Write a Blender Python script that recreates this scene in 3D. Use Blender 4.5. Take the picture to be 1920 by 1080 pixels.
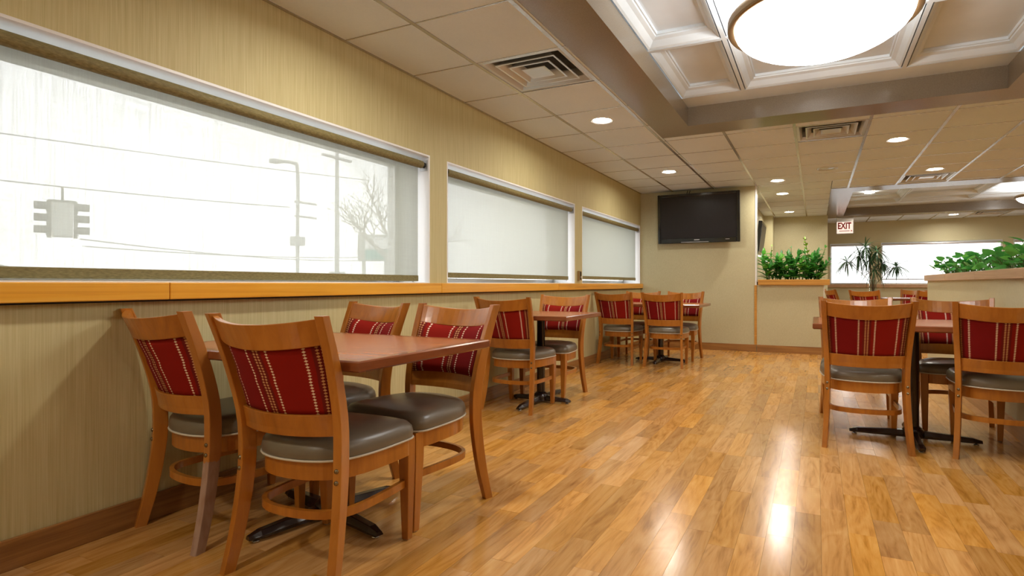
import bpy, bmesh, math, random
from mathutils import Vector, Matrix
random.seed(7)
for o in list(bpy.data.objects):
    bpy.data.objects.remove(o)
S = bpy.context.scene
COL = S.collection
R = math.radians

# ------------------------------------------------------------------ camera, world, exposure
CAMZ = 0.985
FPX, PCX, PCY, YAW = 1038.7, 1051.0, 532.8, R(24.76)
cam = bpy.data.cameras.new('camera')
cam.sensor_width = 36.0
cam.lens = FPX / 1920 * 36
cam.shift_x = -(PCX - 960) / 1920
cam.shift_y = (PCY - 540) / 1920
cam.clip_start = 0.05
cam_o = bpy.data.objects.new('camera', cam)
cam_o.location = (0, 0, CAMZ)
cam_o.rotation_euler = (R(90), 0, YAW)
COL.objects.link(cam_o)
S.camera = cam_o

W = bpy.data.worlds.new('overcast_sky')
S.world = W
W.use_nodes = True
bg = W.node_tree.nodes['Background']
bg.inputs['Color'].default_value = (0.985, 0.99, 1.0, 1)
bg.inputs['Strength'].default_value = 2.4

S.view_settings.view_transform = 'Standard'
S.view_settings.look = 'None'
S.view_settings.exposure = 0.95
S.view_settings.gamma = 1.0
S.view_settings.use_curve_mapping = False

DOWN_L = 165.0      # radiance of the downlight lenses
BOWL_L = 7.0       # radiance of the bowl lamp glass

# ------------------------------------------------------------------ materials
MATS = {}
class NT:
    def __init__(s, name):
        s.m = bpy.data.materials.new(name); s.m.use_nodes = True
        s.t = s.m.node_tree; s.n = s.t.nodes; s.l = s.t.links
        s.b = s.n['Principled BSDF']; s.out = s.n['Material Output']
        MATS[name] = s.m
    def node(s, typ, **kw):
        n = s.n.new(typ)
        for k, v in kw.items(): setattr(n, k, v)
        return n
    def set(s, **kw):
        for k, v in kw.items():
            k = k.replace('_', ' ')
            if k in s.b.inputs:
                s.b.inputs[k].default_value = (*v, 1) if isinstance(v, tuple) and len(v) == 3 else v
        return s
    def link(s, a, b): s.l.new(a, b)
    def math(s, op, a, b=None, c=None):
        n = s.node('ShaderNodeMath', operation=op)
        for i, v in enumerate((a, b, c)):
            if v is None: continue
            if isinstance(v, (int, float)): n.inputs[i].default_value = v
            else: s.link(v, n.inputs[i])
        return n.outputs[0]
    def mixc(s, f, a, b):
        n = s.node('ShaderNodeMix', data_type='RGBA')
        for i, v in ((0, f), (6, a), (7, b)):
            if isinstance(v, (int, float)): n.inputs[i].default_value = v
            elif isinstance(v, tuple): n.inputs[i].default_value = (*v, 1)
            else: s.link(v, n.inputs[i])
        return n.outputs[2]
    def mapping(s, src, scale=(1, 1, 1), loc=None):
        n = s.node('ShaderNodeMapping'); n.inputs['Scale'].default_value = scale
        s.link(src, n.inputs['Vector'])
        if loc is not None: s.link(loc, n.inputs['Location'])
        return n.outputs[0]
    def noise(s, vec, scale=1, detail=3, rough=.5, dist=0):
        n = s.node('ShaderNodeTexNoise'); n.inputs['Scale'].default_value = scale
        n.inputs['Detail'].default_value = detail; n.inputs['Roughness'].default_value = rough
        n.inputs['Distortion'].default_value = dist
        s.link(vec, n.inputs['Vector']); return n.outputs['Fac']
    def coord(s, which='Object'):
        return s.node('ShaderNodeTexCoord').outputs[which]
    def pos(s): return s.node('ShaderNodeNewGeometry').outputs['Position']
    def bump(s, h, strength=.2, dist=.002):
        n = s.node('ShaderNodeBump'); n.inputs['Strength'].default_value = strength
        n.inputs['Distance'].default_value = dist
        s.link(h, n.inputs['Height']); s.link(n.outputs[0], s.b.inputs['Normal'])
    def ramp(s, f, stops):
        n = s.node('ShaderNodeValToRGB'); e = n.color_ramp.elements
        while len(e) < len(stops): e.new(.5)
        for q, (p, c) in zip(e, stops): q.position = p; q.color = (*c, 1)
        s.link(f, n.inputs[0]); return n.outputs[0]
    def col(s, c): s.link(c, s.b.inputs['Base Color'])

def plain(name, c, rough=.5, metal=0, **kw):
    t = NT(name); t.set(Base_Color=c, Roughness=rough, Metallic=metal, **kw); return t

def mk_materials():
    # wallpaper with fine vertical strings
    t = NT('wallpaper'); p = t.pos()
    a = t.noise(t.mapping(p, (260, 260, 4)), 1, 2)
    b = t.noise(t.mapping(p, (70, 70, 1.4)), 1, 3)
    f = t.math('ADD', t.math('MULTIPLY', a, .6), t.math('MULTIPLY', b, .4))
    t.col(t.ramp(f, [(.30, (.46, .398, .195)), (.5, (.56, .495, .26)), (.70, (.63, .57, .33))]))
    t.set(Roughness=.62, Specular_IOR_Level=.3); t.bump(f, .35, .0015)
    # painted wall (smoother)
    t = NT('wall_paint'); p = t.pos()
    a = t.noise(t.mapping(p, (120, 120, 60)), 1, 2)
    b = t.noise(p, 1.3, 3)
    f = t.math('ADD', t.math('MULTIPLY', a, .5), t.math('MULTIPLY', b, .5))
    t.col(t.ramp(f, [(.3, (.485, .44, .265)), (.7, (.58, .535, .34))])); t.set(Roughness=.6); t.bump(a, .15, .001)
    # ceiling tile
    t = NT('ceiling_tile'); p = t.pos()
    a = t.noise(p, 90, 3); b = t.noise(p, 2.2, 3)
    f = t.math('ADD', t.math('MULTIPLY', a, .35), t.math('MULTIPLY', b, .65))
    t.col(t.ramp(f, [(.3, (.61, .67, .715)), (.7, (.68, .74, .785))])); t.set(Roughness=.75); t.bump(a, .2, .001)
    plain('grid_metal', (.50, .49, .48), .22, .7)
    plain('vent_metal', (.58, .61, .64), .2, .3)
    plain('vent_dark', (.05, .05, .05), .8)
    t = NT('soffit_paint'); p = t.pos(); a = t.noise(p, 140, 2)
    t.col(t.ramp(a, [(.3, (.20, .16, .11)), (.7, (.235, .19, .135))])); t.set(Roughness=.2, Specular_IOR_Level=.7)
    t = NT('coffer_white'); a = t.noise(t.pos(), 3, 3)
    t.col(t.ramp(a, [(.3, (.62, .69, .75)), (.7, (.70, .77, .83))])); t.set(Roughness=.45)
    plain('white_paint', (.82, .83, .85), .4)
    plain('white_trim', (.80, .79, .77), .35)
    plain('black_gap', (.015, .012, .01), .9)
    # chair wood
    t = NT('chair_wood'); o = t.coord()
    a = t.noise(t.mapping(o, (22, 22, 3)), 1, 4, .6, .6)
    rnd = t.node('ShaderNodeObjectInfo').outputs['Random']
    f = t.math('ADD', t.math('MULTIPLY', a, .75), t.math('MULTIPLY', rnd, .25))
    t.col(t.ramp(f, [(.25, (.29, .090, .009)), (.55, (.435, .152, .016)), (.8, (.53, .21, .030))]))
    t.set(Roughness=.28, Coat_Weight=.25, Coat_Roughness=.15)
    t = NT('chair_wood_worn'); o = t.coord(); a = t.noise(t.mapping(o, (40, 40, 14)), 1, 4)
    sp = t.node('ShaderNodeSeparateXYZ'); t.link(o, sp.inputs[0])
    f = t.math('LESS_THAN', t.math('ADD', sp.outputs[2], t.math('MULTIPLY', a, .05)), .345)
    w = t.ramp(a, [(.3, (.30, .165, .105)), (.6, (.40, .26, .19))])
    t.col(t.mixc(f, (.42, .155, .023), w)); t.set(Roughness=.42)
    # vinyl
    t = NT('seat_vinyl'); a = t.noise(t.coord(), 180, 2)
    t.set(Base_Color=(.155, .128, .088), Roughness=.33, Specular_IOR_Level=.6); t.bump(a, .08, .0006)
    plain('seat_piping', (.62, .56, .45), .45)
    plain('bolt_metal', (.25, .2, .13), .25, .9)
    # striped upholstery, pattern in UV
    t = NT('striped_fabric')
    uv = t.node('ShaderNodeUVMap').outputs[0]
    sep = t.node('ShaderNodeSeparateXYZ'); t.link(uv, sep.inputs[0]); u, v = sep.outputs[0], sep.outputs[1]
    per = .49
    q = t.math('FRACT', t.math('DIVIDE', t.math('ADD', u, .49 * 2 - .48 + per / 2), per))  # band at q=.5
    dq = t.math('MULTIPLY', t.math('ABSOLUTE', t.math('SUBTRACT', q, .5)), per)             # distance from band centre
    row = t.math('ABSOLUTE', t.math('SUBTRACT', t.math('FRACT', t.math('MULTIPLY', v, 23)), .5))  # 0 at dot centre
    # single dotted lines
    ln = t.math('ADD', t.math('DIVIDE', t.math('ABSOLUTE', t.math('SUBTRACT', dq, .102)), .0145), t.math('DIVIDE', row, .42))
    dots1 = t.math('LESS_THAN', ln, 1.0)
    ln2 = t.math('ADD', t.math('DIVIDE', t.math('ABSOLUTE', t.math('SUBTRACT', dq, .017)), .0140), t.math('DIVIDE', row, .43))
    dots2 = t.math('LESS_THAN', ln2, 1.0)
    band = t.math('LESS_THAN', dq, .052)
    hue = t.math('GREATER_THAN', t.math('FRACT', t.math('DIVIDE', t.math('ADD', u, .49 * 2 - .48), per * 2)), .5)  # alternating red and purple sections, a lighting tint put into the colour
    weave = t.noise(t.mapping(uv, (160, 120, 1)), 1, 2)
    base = t.mixc(hue, (.285, .011, .005), (.225, .008, .009))
    base = t.mixc(band, base, (.165, .013, .010))
    base = t.mixc(t.math('MULTIPLY', weave, .35), base, (.10, .004, .004))
    base = t.mixc(dots2, base, (.60, .33, .15))
    base = t.mixc(dots1, base, (.80, .66, .50))
    t.col(base); t.set(Roughness=.9, Specular_IOR_Level=.15); t.bump(weave, .2, .0006)
    # tables
    t = NT('table_laminate'); o = t.coord()
    a = t.noise(t.mapping(o, (3, 30, 3)), 1, 4, .55, .5)
    t.col(t.ramp(a, [(.3, (.36, .115, .040)), (.7, (.45, .165, .065))])); t.set(Roughness=.24)
    t = NT('table_edge'); o = t.coord(); a = t.noise(t.mapping(o, (5, 5, 30)), 1, 4)
    t.col(t.ramp(a, [(.3, (.185, .050, .016)), (.7, (.27, .082, .028))])); t.set(Roughness=.25, Coat_Weight=.3)
    plain('table_iron', (.016, .006, .005), .22, 0, Specular_IOR_Level=.7)
    plain('glide_metal', (.6, .6, .6), .25, 1)
    # wood trim
    def wood(name, c0, c1, c2, rough, sc=(6, .7, 40)):
        t = NT(name); p = t.pos()
        r = t.node('ShaderNodeObjectInfo').outputs['Random']
        cb = t.node('ShaderNodeCombineXYZ'); t.link(t.math('MULTIPLY', r, 37.), cb.inputs[0]); t.link(t.math('MULTIPLY', r, 91.), cb.inputs[1])
        v = t.mapping(p, sc, cb.outputs[0])
        a = t.noise(v, 1, 5, .6, 1.2)
        f = t.math('ADD', t.math('MULTIPLY', a, .8), t.math('MULTIPLY', r, .2))
        t.col(t.ramp(f, [(.3, c0), (.5, c1), (.72, c2)])); t.set(Roughness=rough, Coat_Weight=.2, Coat_Roughness=.2)
    wood('sill_wood', (.56, .23, .018), (.80, .37, .026), (.86, .46, .06), .3)
    wood('base_wood', (.20, .085, .022), (.34, .155, .042), (.42, .21, .065), .35, (5, 1.2, 30))
    wood('base_wood_x', (.16, .065, .018), (.34, .155, .042), (.44, .22, .065), .35, (1.2, 5, 30))
    wood('cap_wood_x', (.42, .18, .03), (.58, .28, .05), (.66, .35, .08), .3, (.7, 6, 40))
    wood('cap_wood', (.40, .24, .13), (.50, .31, .18), (.58, .38, .24), .35, (6, .9, 30))
    # laminate floor strips
    t = NT('floor_strip'); p = t.pos()
    r0 = t.node('ShaderNodeObjectInfo').outputs['Random']
    at = t.node('ShaderNodeAttribute', attribute_name='rnd').outputs['Fac']
    r = t.math('FRACT', t.math('ADD', t.math('MULTIPLY', r0, 7.31), at))
    r2 = t.math('FRACT', t.math('MULTIPLY', r, 13.7))
    cb = t.node('ShaderNodeCombineXYZ')
    t.link(t.math('MULTIPLY', r, 53.), cb.inputs[0]); t.link(t.math('MULTIPLY', r2, 71.), cb.inputs[1])
    v = t.mapping(p, (13, 1.7, 1), cb.outputs[0])
    a = t.noise(v, 1, 5, .62, 1.6)
    rings = t.math('FRACT', t.math('MULTIPLY', t.noise(t.mapping(p, (7, 1.3, 1), cb.outputs[0]), 1, 2, .5, .8), 9.))
    rings = t.math('ABSOLUTE', t.math('SUBTRACT', rings, .5))
    fine = t.noise(t.mapping(p, (150, 9, 1), cb.outputs[0]), 1, 3)
    g = t.math('ADD', t.math('ADD', t.math('MULTIPLY', a, .62), t.math('MULTIPLY', rings, .22)), t.math('MULTIPLY', fine, .16))
    cA = t.ramp(g, [(.24, (.33, .142, .030)), (.42, (.57, .285, .080)), (.62, (.68, .385, .132)), (.8, (.75, .465, .195))])
    hsv = t.node('ShaderNodeHueSaturation'); t.link(cA, hsv.inputs['Color'])
    t.link(t.math('ADD', t.math('MULTIPLY', r, .38), .80), hsv.inputs['Value'])
    t.link(t.math('ADD', t.math('MULTIPLY', r2, .14), .94), hsv.inputs['Saturation'])
    t.col(hsv.outputs[0]); t.set(Specular_IOR_Level=.75)
    t.link(t.math('ADD', t.math('MULTIPLY', r2, .06), .175), t.b.inputs['Roughness'])
    # shade fabric: woven screen, part open, part translucent
    def screen(name, openness, tint, trans):
        t = NT(name); p = t.pos()
        s1 = t.noise(t.mapping(p, (1, 170, 5)), 1, 2); s2 = t.noise(t.mapping(p, (1, 6, 200)), 1, 2)
        s3 = t.noise(t.mapping(p, (1, 500, 500)), 1, 1)
        lw = t.node('ShaderNodeLayerWeight'); lw.inputs[0].default_value = .5   # thick yarns close the weave at a slant
        face = t.math('MINIMUM', t.math('MAXIMUM', t.math('DIVIDE', t.math('SUBTRACT', t.math('SUBTRACT', 1., lw.outputs['Facing']), .36), .36), 0.), 1.)
        w = t.math('ADD', t.math('MULTIPLY', s1, .5), t.math('ADD', t.math('MULTIPLY', s2, .25), t.math('MULTIPLY', s3, .25)))
        op = t.math('MULTIPLY', t.math('ADD', t.math('MULTIPLY', t.math('SUBTRACT', w, .5), 1.8), 1.0), t.math('MULTIPLY', face, openness))
        tr = t.node('ShaderNodeBsdfTransparent')
        tl = t.node('ShaderNodeBsdfTranslucent'); tl.inputs[0].default_value = (*trans, 1)
        df = t.node('ShaderNodeBsdfDiffuse'); df.inputs[0].default_value = (*tint, 1)
        add = t.node('ShaderNodeMixShader'); add.inputs[0].default_value = .5
        t.link(tl.outputs[0], add.inputs[1]); t.link(df.outputs[0], add.inputs[2])
        mx = t.node('ShaderNodeMixShader'); t.link(op, mx.inputs[0])
        t.link(add.outputs[0], mx.inputs[1]); t.link(tr.outputs[0], mx.inputs[2])
        t.link(mx.outputs[0], t.out.inputs[0])
    screen('screen_fabric', .175, (.38, .39, .30), (.425, .435, .385))
    screen('screen_fabric_far', .40, (.5, .5, .46), (.5, .5, .48))
    t = NT('roll_fabric'); a = t.noise(t.mapping(t.pos(), (60, 60, 260)), 1, 3)
    t.col(t.ramp(a, [(.3, (.14, .11, .035)), (.7, (.25, .205, .08))])); t.set(Roughness=.7)
    # window glass
    t = NT('window_glass')
    fr = t.node('ShaderNodeFresnel'); bf = t.node('ShaderNodeNewGeometry').outputs['Backfacing']
    t.link(t.math('ADD', 1.5, t.math('MULTIPLY', bf, 1 / 1.5 - 1.5)), fr.inputs[0])
    tr = t.node('ShaderNodeBsdfTransparent'); tr.inputs[0].default_value = (.985, .99, .99, 1)
    gl = t.node('ShaderNodeBsdfGlossy'); gl.inputs['Roughness'].default_value = .0
    mx = t.node('ShaderNodeMixShader'); t.link(fr.outputs[0], mx.inputs[0]); t.link(tr.outputs[0], mx.inputs[1]); t.link(gl.outputs[0], mx.inputs[2])
    t.link(mx.outputs[0], t.out.inputs[0])
    t = NT('vase_glass')
    fr = t.node('ShaderNodeFresnel'); bf = t.node('ShaderNodeNewGeometry').outputs['Backfacing']
    t.link(t.math('ADD', 1.45, t.math('MULTIPLY', bf, 1 / 1.45 - 1.45)), fr.inputs[0])
    tr = t.node('ShaderNodeBsdfTransparent'); tr.inputs[0].default_value = (.90, .94, .93, 1)
    gl = t.node('ShaderNodeBsdfGlossy'); gl.inputs['Roughness'].default_value = .02
    mx = t.node('ShaderNodeMixShader'); t.link(fr.outputs[0], mx.inputs[0]); t.link(tr.outputs[0], mx.inputs[1]); t.link(gl.outputs[0], mx.inputs[2])
    t.link(mx.outputs[0], t.out.inputs[0])
    def emit(name, c, s):
        t = NT(name); e = t.node('ShaderNodeEmission'); e.inputs[0].default_value = (*c, 1); e.inputs[1].default_value = s
        t.link(e.outputs[0], t.out.inputs[0])
    emit('downlight_lens', (1.0, .93, .82), DOWN_L)
    emit('bowl_glass', (1.0, .98, .95), BOWL_L)
    emit('sconce_glass', (1.0, .93, .8), 4)
    emit('exit_panel', (1.0, .74, .60), .62)
    plain('exit_red', (.55, .03, .02), .5)
    plain('lamp_bronze', (.30, .20, .10), .3, .75)
    plain('can_metal', (.75, .73, .70), .25, .6)
    plain('tv_black', (.008, .008, .009), .12, 0, Specular_IOR_Level=.6)
    plain('tv_screen', (.020, .018, .020), .30, 0, Specular_IOR_Level=.25)
    plain('tv_silver', (.55, .55, .56), .3, .6)
    plain('cable_black', (.01, .01, .01), .6)
    plain('brass_plate', (.34, .22, .09), .35, .5)
    plain('ivory', (.72, .66, .5), .5)
    t = NT('leaf_zz'); a = t.noise(t.coord(), 9, 2); r = t.node('ShaderNodeObjectInfo').outputs['Random']
    f = t.math('ADD', t.math('MULTIPLY', a, .6), t.math('MULTIPLY', r, .4))
    t.col(t.ramp(f, [(.25, (.03, .17, .03)), (.6, (.08, .36, .05)), (.85, (.24, .58, .07))])); t.set(Roughness=.32)
    t = NT('leaf_young'); t.set(Base_Color=(.30, .50, .05), Roughness=.4)
    t = NT('leaf_pothos'); a = t.noise(t.coord(), 14, 3); r = t.node('ShaderNodeObjectInfo').outputs['Random']
    f = t.math('ADD', t.math('MULTIPLY', a, .5), t.math('MULTIPLY', r, .5))
    t.col(t.ramp(f, [(.25, (.03, .20, .04)), (.55, (.08, .40, .07)), (.85, (.24, .60, .10))])); t.set(Roughness=.3)
    for nm in ('leaf_zz', 'leaf_pothos'):      # thin leaves let some light through
        mt = MATS[nm]; nt = mt.node_tree; pb = nt.nodes['Principled BSDF']
        tl = nt.nodes.new('ShaderNodeBsdfTranslucent'); mx = nt.nodes.new('ShaderNodeMixShader'); mx.inputs[0].default_value = .4
        nt.links.new(pb.inputs['Base Color'].links[0].from_socket, tl.inputs[0])
        nt.links.new(pb.outputs[0], mx.inputs[1]); nt.links.new(tl.outputs[0], mx.inputs[2]); nt.links.new(mx.outputs[0], nt.nodes['Material Output'].inputs[0])
    t = NT('leaf_dracaena'); r = t.node('ShaderNodeObjectInfo').outputs['Random']
    t.col(t.ramp(r, [(0., (.03, .09, .04)), (1., (.07, .2, .08))])); t.set(Roughness=.4)
    plain('stem_green', (.08, .17, .03), .5)
    plain('stem_brown', (.13, .09, .05), .7)
    t = NT('soil'); a = t.noise(t.pos(), 60, 4)
    t.col(t.ramp(a, [(.3, (.02, .013, .008)), (.7, (.08, .05, .03))])); t.set(Roughness=.9)
    # outdoors
    t = NT('asphalt'); a = t.noise(t.pos(), 2, 5)
    t.col(t.ramp(a, [(.3, (.34, .34, .34)), (.7, (.46, .46, .46))])); t.set(Roughness=.9)
    plain('signal_dark', (.12, .12, .12), .5)
    plain('signal_grey', (.42, .42, .40), .5)
    plain('pole_grey', (.42, .42, .42), .6)
    plain('bark', (.45, .43, .41), .9)
    plain('sign_teal', (.10, .34, .32), .5)
    plain('sign_white', (.75, .75, .75), .5)
    plain('car_silver', (.45, .46, .47), .25, .3)
    plain('car_glass', (.03, .035, .04), .08)
    plain('rubber', (.02, .02, .02), .8)
    plain('wall_hidden', (.56, .49, .29), .6)
mk_materials()
M = MATS

# ------------------------------------------------------------------ mesh helpers
class MB:
    def __init__(s): s.v = []; s.f = []; s.uv = None; s.smooth = []
    def add(s, vs, fs, smooth=False):
        o = len(s.v); s.v += [tuple(map(float, p)) for p in vs]
        s.f += [tuple(i + o for i in f) for f in fs]; s.smooth += [smooth] * len(fs); return s
    def box(s, x0, x1, y0, y1, z0, z1):
        vs = [(x, y, z) for z in (z0, z1) for y in (y0, y1) for x in (x0, x1)]
        return s.add(vs, [(0, 2, 3, 1), (4, 5, 7, 6), (0, 1, 5, 4), (2, 6, 7, 3), (0, 4, 6, 2), (1, 3, 7, 5)])
    def loft(s, rings, closed=True, caps=True, smooth=True):
        n = len(rings[0]); vs = [p for r in rings for p in r]; fs = []
        for i in range(len(rings) - 1):
            for j in range(n if closed else n - 1):
                k = (j + 1) % n
                fs.append((i * n + j, i * n + k, (i + 1) * n + k, (i + 1) * n + j))
        s.add(vs, fs, smooth)
        if caps and closed:
            s.add(rings[0], [tuple(range(n - 1, -1, -1))]); s.add(rings[-1], [tuple(range(n))])
        return s
    def lathe(s, prof, seg=24, c=(0, 0, 0), caps=False, smooth=True):
        rings = [[(c[0] + r * math.cos(2 * math.pi * k / seg), c[1] + r * math.sin(2 * math.pi * k / seg), c[2] + z) for k in range(seg)] for r, z in prof]
        return s.loft(rings, True, caps, smooth)
    def tube(s, path, rad, seg=8, caps=True):
        path = [Vector(p) for p in path]; rings = []
        for i, p in enumerate(path):
            t = (path[min(i + 1, len(path) - 1)] - path[max(i - 1, 0)]).normalized()
            a = Vector((0, 0, 1)) if abs(t.z) < .9 else Vector((1, 0, 0))
            u = t.cross(a).normalized(); w = t.cross(u).normalized()
            r = rad[i] if isinstance(rad, (list, tuple)) else rad
            rings.append([p + (u * math.cos(2 * math.pi * k / seg) + w * math.sin(2 * math.pi * k / seg)) * r for k in range(seg)])
        return s.loft(rings, True, caps, True)
    def mesh(s, name):
        me = bpy.data.meshes.new(name); me.from_pydata(s.v, [], s.f); me.update()
        bm = bmesh.new(); bm.from_mesh(me); bmesh.ops.recalc_face_normals(bm, faces=bm.faces)
        bm.to_mesh(me); bm.free()
        me.polygons.foreach_set('use_smooth', s.smooth)
        return me
    def build(s, name, mat, parent=None, loc=(0, 0, 0), bevel=0):
        return obj(name, s.mesh(name), mat, parent, loc, bevel)

def obj(name, me, mat, parent=None, loc=(0, 0, 0), bevel=0):
    if mat and not me.materials: me.materials.append(M[mat])
    o = bpy.data.objects.new(name, me); COL.objects.link(o)
    o.location = loc
    if parent: o.parent = parent
    if bevel:
        b = o.modifiers.new('bevel', 'BEVEL'); b.width = bevel; b.segments = 2; b.limit_method = 'ANGLE'; b.angle_limit = R(40)
    return o

def empty(name, loc=(0, 0, 0), rz=0):
    o = bpy.data.objects.new(name, None); o.empty_display_size = .1
    COL.objects.link(o); o.location = loc; o.rotation_euler = (0, 0, rz); return o
def tag(o, label, cat, group=None):
    o['label'] = label; o['category'] = cat
    if group: o['group'] = group
    elif 'group' in o: del o['group']
    return o
def struct(o, label, cat='structure'):
    o['kind'] = 'structure'; o['label'] = label; o['category'] = cat; return o
def copy_tree(o, parent=None):
    c = o.copy(); COL.objects.link(c)
    if parent: c.parent = parent
    for ch in o.children: copy_tree(ch, c)
    return c
def catmull(pts, n):
    pts = [Vector(p) for p in pts]; P = [2 * pts[0] - pts[1]] + pts + [2 * pts[-1] - pts[-2]]; out = []
    m = len(pts) - 1
    for k in range(n + 1):
        t = k / n * m; i = min(int(t), m - 1); u = t - i
        a, b, c, d = P[i:i + 4]
        out.append(.5 * ((2 * b) + (c - a) * u + (2 * a - 5 * b + 4 * c - d) * u * u + (3 * b - a - 3 * c + d) * u ** 3))
    return out
def projpx(x, y, z):
    d = -x * math.sin(YAW) + y * math.cos(YAW); r = x * math.cos(YAW) + y * math.sin(YAW)
    if d < .05: return None
    return PCX + FPX * r / d, PCY - FPX * (z - CAMZ) / d

# ------------------------------------------------------------------ room dimensions
XL, YB, CZ = -2.53, 8.52, 2.417            # left wall, television wall, ceiling height
XR, YF, YFAR = 6.0, -3.0, 14.5             # right wall, rear wall, far window wall
SILL, HEAD = 0.992, 1.912
WIN = [(0.79, 3.235), (3.438, 5.883), (6.098, 8.50)]
TH = .34

# ---- walls
mb = MB()
mb.box(XL - TH, XL, YF - .2, YB + .2, -.1, SILL - .01)
mb.box(XL - TH, XL, YF - .2, YB + .2, HEAD, CZ + .25)
ys = [YF - .2] + [y for w in WIN for y in w] + [YB + .2]
for k in range(0, len(ys), 2): mb.box(XL - TH, XL, ys[k], ys[k + 1], SILL - .01, HEAD)
struct(mb.build('wall_left', 'wallpaper'), 'beige string-textured wall holding three shaded windows', 'wall')
mb = MB().box(XL - TH, -.79, YB, YB + .12, -.1, CZ + .25)
struct(MB().box(-1.14, -1.0, YB + .12, 12.36, -.1, CZ + .25).build('wall_passage', 'wall_paint'), 'beige passage wall carrying the second television', 'wall')
struct(mb.build('wall_back', 'wall_paint'), 'beige wall carrying the large television', 'wall')
mb = MB().box(-1.14, -.82, 12.36, 12.9, -.1, CZ + .25).box(-.82, .22, 12.78, 12.9, -.1, CZ + .25).box(.10, .22, 12.9, YFAR, -.1, CZ + .25)
struct(mb.build('wall_recess', 'wall_paint'), 'beige recessed wall behind the zz plants', 'wall')
FW = [(.30, 1.142), (1.344, 3.572), (3.752, 5.85)]
FS, FH = .985, 1.93
mb = MB().box(.1, XR, YFAR, YFAR + .22, -.1, FS).box(.1, XR, YFAR, YFAR + .22, FH, CZ + .25)
xs = [.1] + [x for w in FW for x in w] + [XR]
for k in range(0, len(xs), 2): mb.box(xs[k], xs[k + 1], YFAR, YFAR + .22, FS, FH)
struct(mb.build('wall_far', 'wall_paint'), 'beige far wall with bright windows below the exit sign', 'wall')
struct(MB().box(XR, XR + .15, YF - .2, YFAR + .2, -.1, CZ + .25).build('wall_right', 'wall_paint'), 'beige side wall of the dining room', 'wall')
struct(MB().box(XL - TH, XR + .15, YF - .2, YF, -.1, CZ + .25).build('wall_rear', 'wall_paint'), 'beige rear wall of the dining room', 'wall')

# ---- floor: sub-floor and laminate strips
floor = struct(MB().box(XL - .2, XR + .1, YF - .1, YFAR + .1, -.12, -.010).build('floor', 'black_gap'), 'glossy orange-brown laminate floor of staggered wood strips', 'floor')
PWID = .098
strips = []
x = XL
rr = random.Random(11)
while x < XR:
    y = YF - rr.random() * .6
    while y < YFAR:
        L = rr.choice((.34, .44, .52, .60, .72))
        a, b = max(y, YF), min(y + L, YFAR)
        if b - a > .03:
            q = [projpx(px, py, 0) for px, py in ((x, a), (x + PWID, a), (x + PWID, b), (x, b))]
            area = 0
            if all(q):
                cxm = sum(p[0] for p in q) / 4; cym = sum(p[1] for p in q) / 4
                if -20 < cxm < 1940 and cym < 1110:
                    area = abs(sum(q[i][0] * q[(i + 1) % 4][1] - q[(i + 1) % 4][0] * q[i][1] for i in range(4))) / 2
            strips.append((area, x, a, b))
        y += L
    x += PWID
strips.sort(key=lambda t: -t[0])
unit = MB()
unit.box(-.5, .5, -.5, .5, -.5, .5)
plank_me = unit.mesh('plank'); plank_me.materials.append(M['floor_strip'])
for area, x, a, b in strips[:300]:
    o = obj('plank', plank_me, None, floor, (x + PWID / 2, (a + b) / 2, -.005))
    o.scale = (PWID - .0007, b - a - .0009, .010)
    o.rotation_euler = (rr.uniform(-.0010, .0010), rr.uniform(-.0022, .0022), 0)
mb = MB(); rn = []
for area, x, a, b in strips[300:]:
    mb.box(x + .0004, x + PWID - .0004, a + .0005, b - .0005, -.010, rr.uniform(-.0002, .0002)); rn += [rr.random()] * 6
o = mb.build('plank_field', 'floor_strip', floor); o['kind'] = 'stuff'
at = o.data.attributes.new('rnd', 'FLOAT', 'FACE'); at.data.foreach_set('value', rn)

# ---- ceiling: slab, tiles, grid, coffers
G0X, G0Y, TL = -2.009, 2.426, .61
CO = (-1.365, 1.585, -.70, 5.35); CI = (-1.05, 1.27, -.40, 5.03)        # main coffer outer / inner
FO = (.205, 4.40, 9.25, 13.36); FI = (.52, 4.08, 9.68, 13.06)           # far coffer
rects = [(XL, CO[0], YF, YB), (CO[0], CO[1], YF, CO[2]), (CO[1], XR, YF, CO[3]), (CO[0], XR, CO[3], YB),
         (-1.0, FO[0], YB, 12.9), (FO[0], XR, YB, FO[2]), (FO[1], XR, FO[2], FO[3]), (.1, XR, FO[3], YFAR)]
mb = MB()
for a, b, c, d in rects: mb.box(a - .05 if a == XL else a, b, c, d, CZ + .13, CZ + .16)
ceiling = struct(mb.build('ceiling', 'coffer_white'), 'suspended grid ceiling of square off-white tiles', 'ceiling')
HOLES = {}   # cell -> 'light' | 'vent' | 'speaker'
for i, j in ((0, -1), (0, 3), (0, 7), (4, 6), (5, 9), (2, 9), (2, 11), (2, 15), (7, 18)): HOLES[(i, j)] = 'light'
for i, j in ((0, 1), (3, 5), (5, 10), (8, 18)): HOLES[(i, j)] = 'vent'
HOLES[(3, 8)] = 'speaker'
tb = MB().box(-.5, .5, -.5, .5, -.5, .5); tile_me = tb.mesh('ceiling_tile'); tile_me.materials.append(M['ceiling_tile'])
def hole_tile_mesh(r):
    mb = MB(); n = 32; h = (TL - .010) / 2
    sq, ci = [], []
    for k in range(n):
        a = 2 * math.pi * k / n; m = max(abs(math.cos(a)), abs(math.sin(a)))
        sq.append((h * math.cos(a) / m, h * math.sin(a) / m)); ci.append((r * math.cos(a), r * math.sin(a)))
    mb.loft([[(x, y, 0) for x, y in ci], [(x, y, 0) for x, y in sq], [(x, y, .014) for x, y in sq], [(x, y, .014) for x, y in ci], [(x, y, 0) for x, y in ci]], True, False, False)
    me = mb.mesh('ceiling_tile_holed'); me.materials.append(M['ceiling_tile']); return me
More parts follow.
